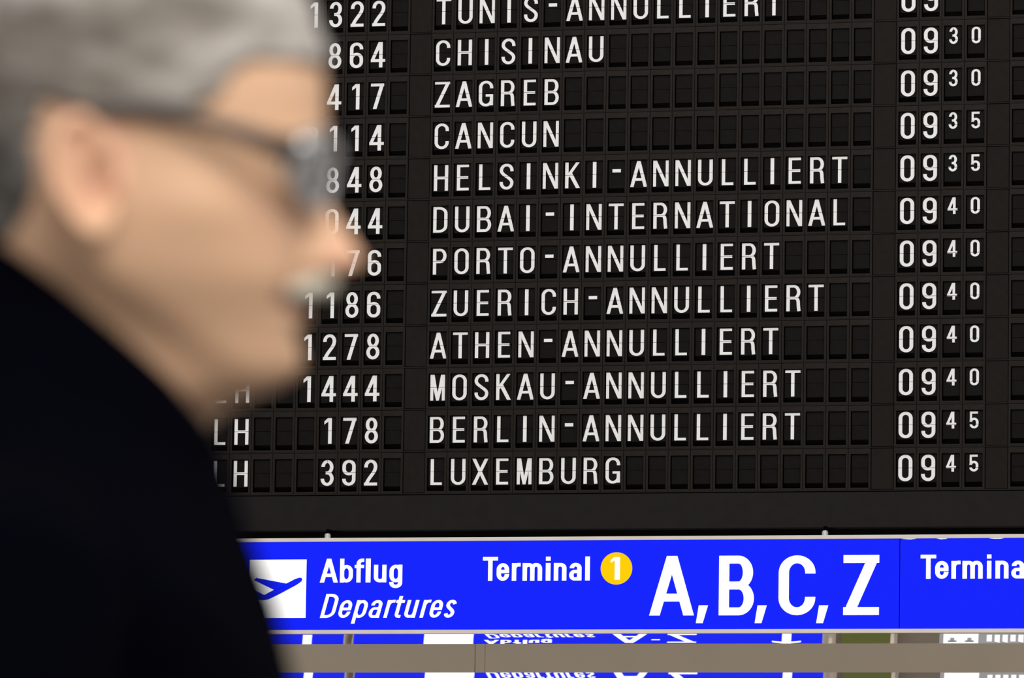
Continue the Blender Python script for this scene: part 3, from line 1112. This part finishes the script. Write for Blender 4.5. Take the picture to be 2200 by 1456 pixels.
M_HAIR = hair_mat('grey_hair', (.16, .14, .12), (.54, .51, .485), 6)
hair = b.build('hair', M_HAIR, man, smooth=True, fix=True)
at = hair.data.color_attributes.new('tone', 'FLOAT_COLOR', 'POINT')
buf = np.ones((len(hair.data.vertices), 4), np.float32)
for i, v in enumerate(hair.data.vertices):
    x, y, d = local_xyd(v.co)
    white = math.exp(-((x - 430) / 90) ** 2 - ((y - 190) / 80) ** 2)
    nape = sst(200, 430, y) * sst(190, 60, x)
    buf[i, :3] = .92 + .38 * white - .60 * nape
at.data.foreach_set('color', buf.ravel())
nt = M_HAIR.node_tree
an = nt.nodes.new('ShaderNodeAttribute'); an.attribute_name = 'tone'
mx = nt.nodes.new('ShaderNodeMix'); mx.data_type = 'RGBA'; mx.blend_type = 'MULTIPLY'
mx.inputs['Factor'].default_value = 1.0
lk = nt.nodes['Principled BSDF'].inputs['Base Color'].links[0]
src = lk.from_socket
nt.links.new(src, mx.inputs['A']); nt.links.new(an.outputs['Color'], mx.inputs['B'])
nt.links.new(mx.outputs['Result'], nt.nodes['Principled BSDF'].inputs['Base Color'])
M_STUBBLE = hair_mat('pale_moustache', (.34, .31, .25), (.50, .47, .39), 40)
M_BROW = hair_mat('grey_brow', (.22, .18, .15), (.36, .32, .28), 40)

# moustache and eyebrows: tapering tufts that follow the face


def tuft(name, m_, ctrl, rad):
    rows_ = []
    n = len(ctrl)
    for i, (x, y, d) in enumerate(ctrl):
        r = rad * (.35 + .65 * math.sin(math.pi * (i + .5) / n))
        t = Vector(ctrl[min(i + 1, n - 1)]) - Vector(ctrl[max(i - 1, 0)])
        t.normalize()
        a = t.cross(Vector((0, 1, 0))).normalized()
        c = t.cross(a).normalized()
        rows_.append([W(*(Vector((x, y, d)) + a * r * .8 * math.cos(q) + c * r * math.sin(q) * (1.25 if math.sin(q) > 0 else 1))) for q in [2 * math.pi * k / 14 for k in range(14)]])
    bb = MB(); bb.loft(rows_)
    return bb.build(name, m_, man, smooth=True, fix=True)


def face_x(y, d):
    best = max((head_pt(y, q) for q in [(-1.45 + 2.9 * k / 160) for k in range(161)]), key=lambda p: -abs(p[2] - d))
    return best[0]


tuft('moustache', M_STUBBLE, [(face_x(606, d) + 6 + 10 * math.exp(-(d / 70) ** 2), 606 + 22 * (abs(d) / 125) ** 2, d) for d in np.linspace(-128, 128, 25)], 27)
for sgn in (-1, 1):
    tuft('eyebrow', M_BROW, [(face_x(283, d * sgn) + 5, 283 + 12 * (abs(d - 120) / 70) ** 2, d * sgn) for d in np.linspace(58, 205, 13)], 12)

# eyes
M_EYE = mat('eye_white', (.75, .72, .68), .15, .5)
M_IRIS = mat('brown_iris', (.06, .035, .02), .15, .5)
for sgn in (-1, 1):
    b = MB()
    rows_ = []
    cx, cy, cdp, r = face_x(340, 128 * sgn) - 32, 340, 128 * sgn, 47
    for i in range(17):
        a = math.pi * (i + .02) / 16.04
        rows_.append([W(cx + r * math.cos(a), cy + r * math.sin(a) * math.cos(q), cdp + r * math.sin(a) * math.sin(q)) for q in [2 * math.pi * k / 24 for k in range(24)]])
    b.loft(rows_[:5], 1)
    b.loft(rows_[4:], 0)
    b.build('eye', (M_EYE, M_IRIS), man, smooth=True, fix=True)

# coat: rings tilted from nape to throat, then down to the knee
M_COAT = mat('navy_black_coat', (.0005, .0006, .0022), .9, .015, noise_amt=.4, noise_scale=90, bump=.3)
NR = 64


def coat_ring(xb, yb, xf, yf, w, lift=0.0, pw=.9):
    r = []
    for k in range(NR):
        q = 2 * math.pi * k / NR
        c, s = math.cos(q), math.sin(q)
        cc = math.copysign(abs(c) ** pw, c); ss = math.copysign(abs(s) ** pw, s)
        f = (1 + cc) / 2
        r.append(W(xb + (xf - xb) * f, yb + (yf - yb) * f - lift * abs(ss), w * ss))
    return r


b = MB()
b.loft([coat_ring(-40, 640, 400, 960, 170),
        coat_ring(-60, 560, 412, 930, 214, 40),
        coat_ring(-90, 500, 442, 906, 252, 55),
        coat_ring(-112, 520, 458, 925, 282, 60),
        coat_ring(-135, 600, 470, 985, 325, 60),
        coat_ring(-165, 690, 486, 1045, 430, 40),
        coat_ring(-200, 790, 504, 1110, 610, 10),
        coat_ring(-235, 900, 526, 1190, 800, -10),
        coat_ring(-265, 1030, 575, 1290, 920, -20),
        coat_ring(-290, 1200, 625, 1400, 930),
        coat_ring(-300, 1450, 668, 1530, 860),
        coat_ring(-300, 1800, 705, 1800, 800),
        coat_ring(-280, 2500, 670, 2500, 760),
        coat_ring(-330, 3400, 640, 3400, 860),
        coat_ring(-370, 4400, 660, 4400, 920),
        coat_ring(-390, 5300, 670, 5300, 960),
        coat_ring(-370, 5300, 650, 5300, 930),
        coat_ring(-330, 4900, 610, 4900, 880)])
# sleeves, hands in the pockets
for sgn in (-1, 1):
    path = [(110, 1130, 700), (110, 1330, 900), (90, 1800, 1010), (60, 2300, 1060), (150, 2800, 1050), (330, 3150, 960), (430, 3300, 860)]
    rad = [170, 245, 235, 215, 195, 175, 150]
    b.tube([W(x, y, d * sgn) for x, y, d in path], [r * S for r in rad], 24)
coat = b.build('coat', M_COAT, man, smooth=True, fix=True)
coat['label'] = 'dark navy overcoat'
# turned-down collar with lapels running down the front
b = MB()
rin, rout = [], []
for k in range(41):
    q = -2.75 + 5.5 * k / 40             # open at the throat
    c, s = math.cos(q + math.pi), math.sin(q + math.pi)
    f = (1 + c) / 2
    p0 = (-96 + 544 * f, 494 + 412 * f - 62 * abs(s), 262 * s)
    p1 = (-150 + 640 * f, 690 + 380 * f - 20 * abs(s), 400 * s)
    rin.append(p0); rout.append(p1)
outer = [[W(*(Vector(a).lerp(Vector(c), t) + Vector((18 * math.sin(math.pi * t) * (1 if c[0] > 150 else -1), 0, math.copysign(26 * math.sin(math.pi * t) + 8, c[2]))))) for a, c in zip(rin, rout)] for t in (0, .2, .45, .7, 1)]
inner = [[W(*(Vector(a).lerp(Vector(c), t) + Vector((0, 6, math.copysign(2, c[2]))))) for a, c in zip(rin, rout)] for t in (1, .7, .45, .2, 0)]
g = outer + inner
b.grid(g, False)
b.grid([g[-1], g[0]], False)
col = b.build('collar', M_COAT, coat, smooth=True, fix=True)
for sgn in (-1, 1):
    b = MB()
    a0 = [(462, 960, 70), (520, 1130, 150), (585, 1290, 190), (632, 1460, 160), (690, 1720, 60)]
    a1 = [(430, 1000, 230), (470, 1160, 360), (540, 1320, 400), (606, 1480, 330), (686, 1740, 120)]
    g = [[W(x + o, y, d * sgn) for x, y, d in a0] for o in (14,)] + [[W(x + 26, y, d * sgn) for x, y, d in a1]] + [[W(x - 4, y, d * sgn) for x, y, d in a1]] + [[W(x - 16, y, d * sgn) for x, y, d in a0]]
    b.grid(g + [g[0]], False)
    b.build('lapel', M_COAT, coat, fix=True)
# trousers and shoes
M_TRS = mat('dark_trousers', (.008, .008, .010), .9, .1)
M_SHOE = mat('black_shoe', (.006, .006, .006), .35, .4)
yf_ = Y_FLOOR
for sgn, dx in ((-1, 260), (1, -140)):
    b = MB()
    b.tube([W(120, 3300, 380 * sgn), W(140 + dx * .3, 4300, 390 * sgn), W(130 + dx * .7, 5600, 360 * sgn), W(100 + dx, yf_ - 190, 340 * sgn)], [330 * S, 300 * S, 235 * S, 205 * S], 24)
    b.build('trousers', M_TRS, man, smooth=True, fix=True)
    rows_ = []
    for xx, hw, hh_ in ((-170, 60, 170), (-150, 130, 260), (-60, 155, 300), (100, 160, 290), (250, 165, 220), (420, 200, 170), (600, 205, 140), (760, 160, 110), (840, 70, 70)):
        rows_.append([W(100 + dx + xx, yf_ - hh_ * max(0, math.sin(q)) ** .8, 340 * sgn + hw * math.cos(q)) for q in [2 * math.pi * k / 24 for k in range(24)]])
    b = MB(); b.loft(rows_)
    b.build('shoe', M_SHOE, man, smooth=True, fix=True)

# ------------------------------------------------------------------ eyeglasses
M_GF = mat('dark_glasses_frame', (.03, .022, .018), .35, .4)
M_RIM = mat('silver_rim', (.62, .62, .64), .3, .5, metal=.7)
M_LENS = bpy.data.materials.new('spectacle_lens')
M_LENS.use_nodes = True
pb = M_LENS.node_tree.nodes['Principled BSDF']
pb.inputs['Base Color'].default_value = (.93, .95, 1, 1)
pb.inputs['Roughness'].default_value = .02
pb.inputs['Transmission Weight'].default_value = 1.0
pb.inputs['IOR'].default_value = 1.5
pb.inputs['Coat Weight'].default_value = 1.0
pb.inputs['Coat IOR'].default_value = 2.2
pb.inputs['Coat Roughness'].default_value = .02
GL = empty('eyeglasses', FEET + W(700, 350, 0), 'dark-framed spectacles worn by the grey-haired man', 'glasses')
GO = Vector(GL.location) - FEET


def lens_pt(sgn, th, k=1.0, out=0.0):
    d = 132 + 118 * k * math.cos(th)
    y = 352 + 82 * k * math.sin(th) * (1 if math.sin(th) > 0 else .82) + 6
    x = 710 - 74 * (d / 250) ** 2 - (y - 352) * .12 + out
    return x, y, d * sgn


for sgn in (-1, 1):
    b = MB()
    ring_ = [W(*lens_pt(sgn, 2 * math.pi * k / 40)) - GO for k in range(41)]
    b.tube(ring_, 8.0 * S, 10)
    b.build('rim', M_RIM, GL, smooth=True, fix=True)
    b = MB()
    fr = [[W(*lens_pt(sgn, 2 * math.pi * k / 40, q, 4)) - GO for k in range(40)] for q in (.99, .6, .3, .05)]
    bk = [[W(*lens_pt(sgn, 2 * math.pi * k / 40, q, -4)) - GO for k in range(40)] for q in (.05, .3, .6, .99)]
    b.loft(fr + bk)
    b.grid([bk[-1], fr[0]], True)
    b.build('lens', M_LENS, GL, smooth=True, fix=True)
    b = MB()
    tp = [(652, 318, 252), (640, 322, 290), (610, 316, 312), (520, 288, 334), (430, 262, 342), (330, 248, 345), (270, 244, 346), (190, 262, 348), (140, 310, 350)]
    rows_ = []
    for i, (x, y, d) in enumerate(tp):
        hh_ = (26, 26, 24, 20, 17, 16, 15, 12, 8)[i]
        rows_.append([W(x, y + hh_ * math.sin(q), (d + 7 * math.cos(q)) * sgn) - GO for q in [2 * math.pi * k / 12 for k in range(12)]])
    b.loft(rows_)
    b.build('temple', M_GF, GL, smooth=True, fix=True)
for sgn in (-1, 1):
    b = MB()
    b.tube([W(676, 312, 226 * sgn) - GO, W(656, 314, 252 * sgn) - GO, W(638, 318, 268 * sgn) - GO], [13 * S, 20 * S, 17 * S], 14)
    b.build('endpiece', M_RIM, GL, smooth=True, fix=True)
b = MB()
b.tube([W(708, 345, -16) - GO, W(717, 330, -8) - GO, W(720, 326, 0) - GO, W(717, 330, 8) - GO, W(708, 345, 16) - GO], 8 * S, 10)
b.build('bridge', M_RIM, GL, smooth=True, fix=True)
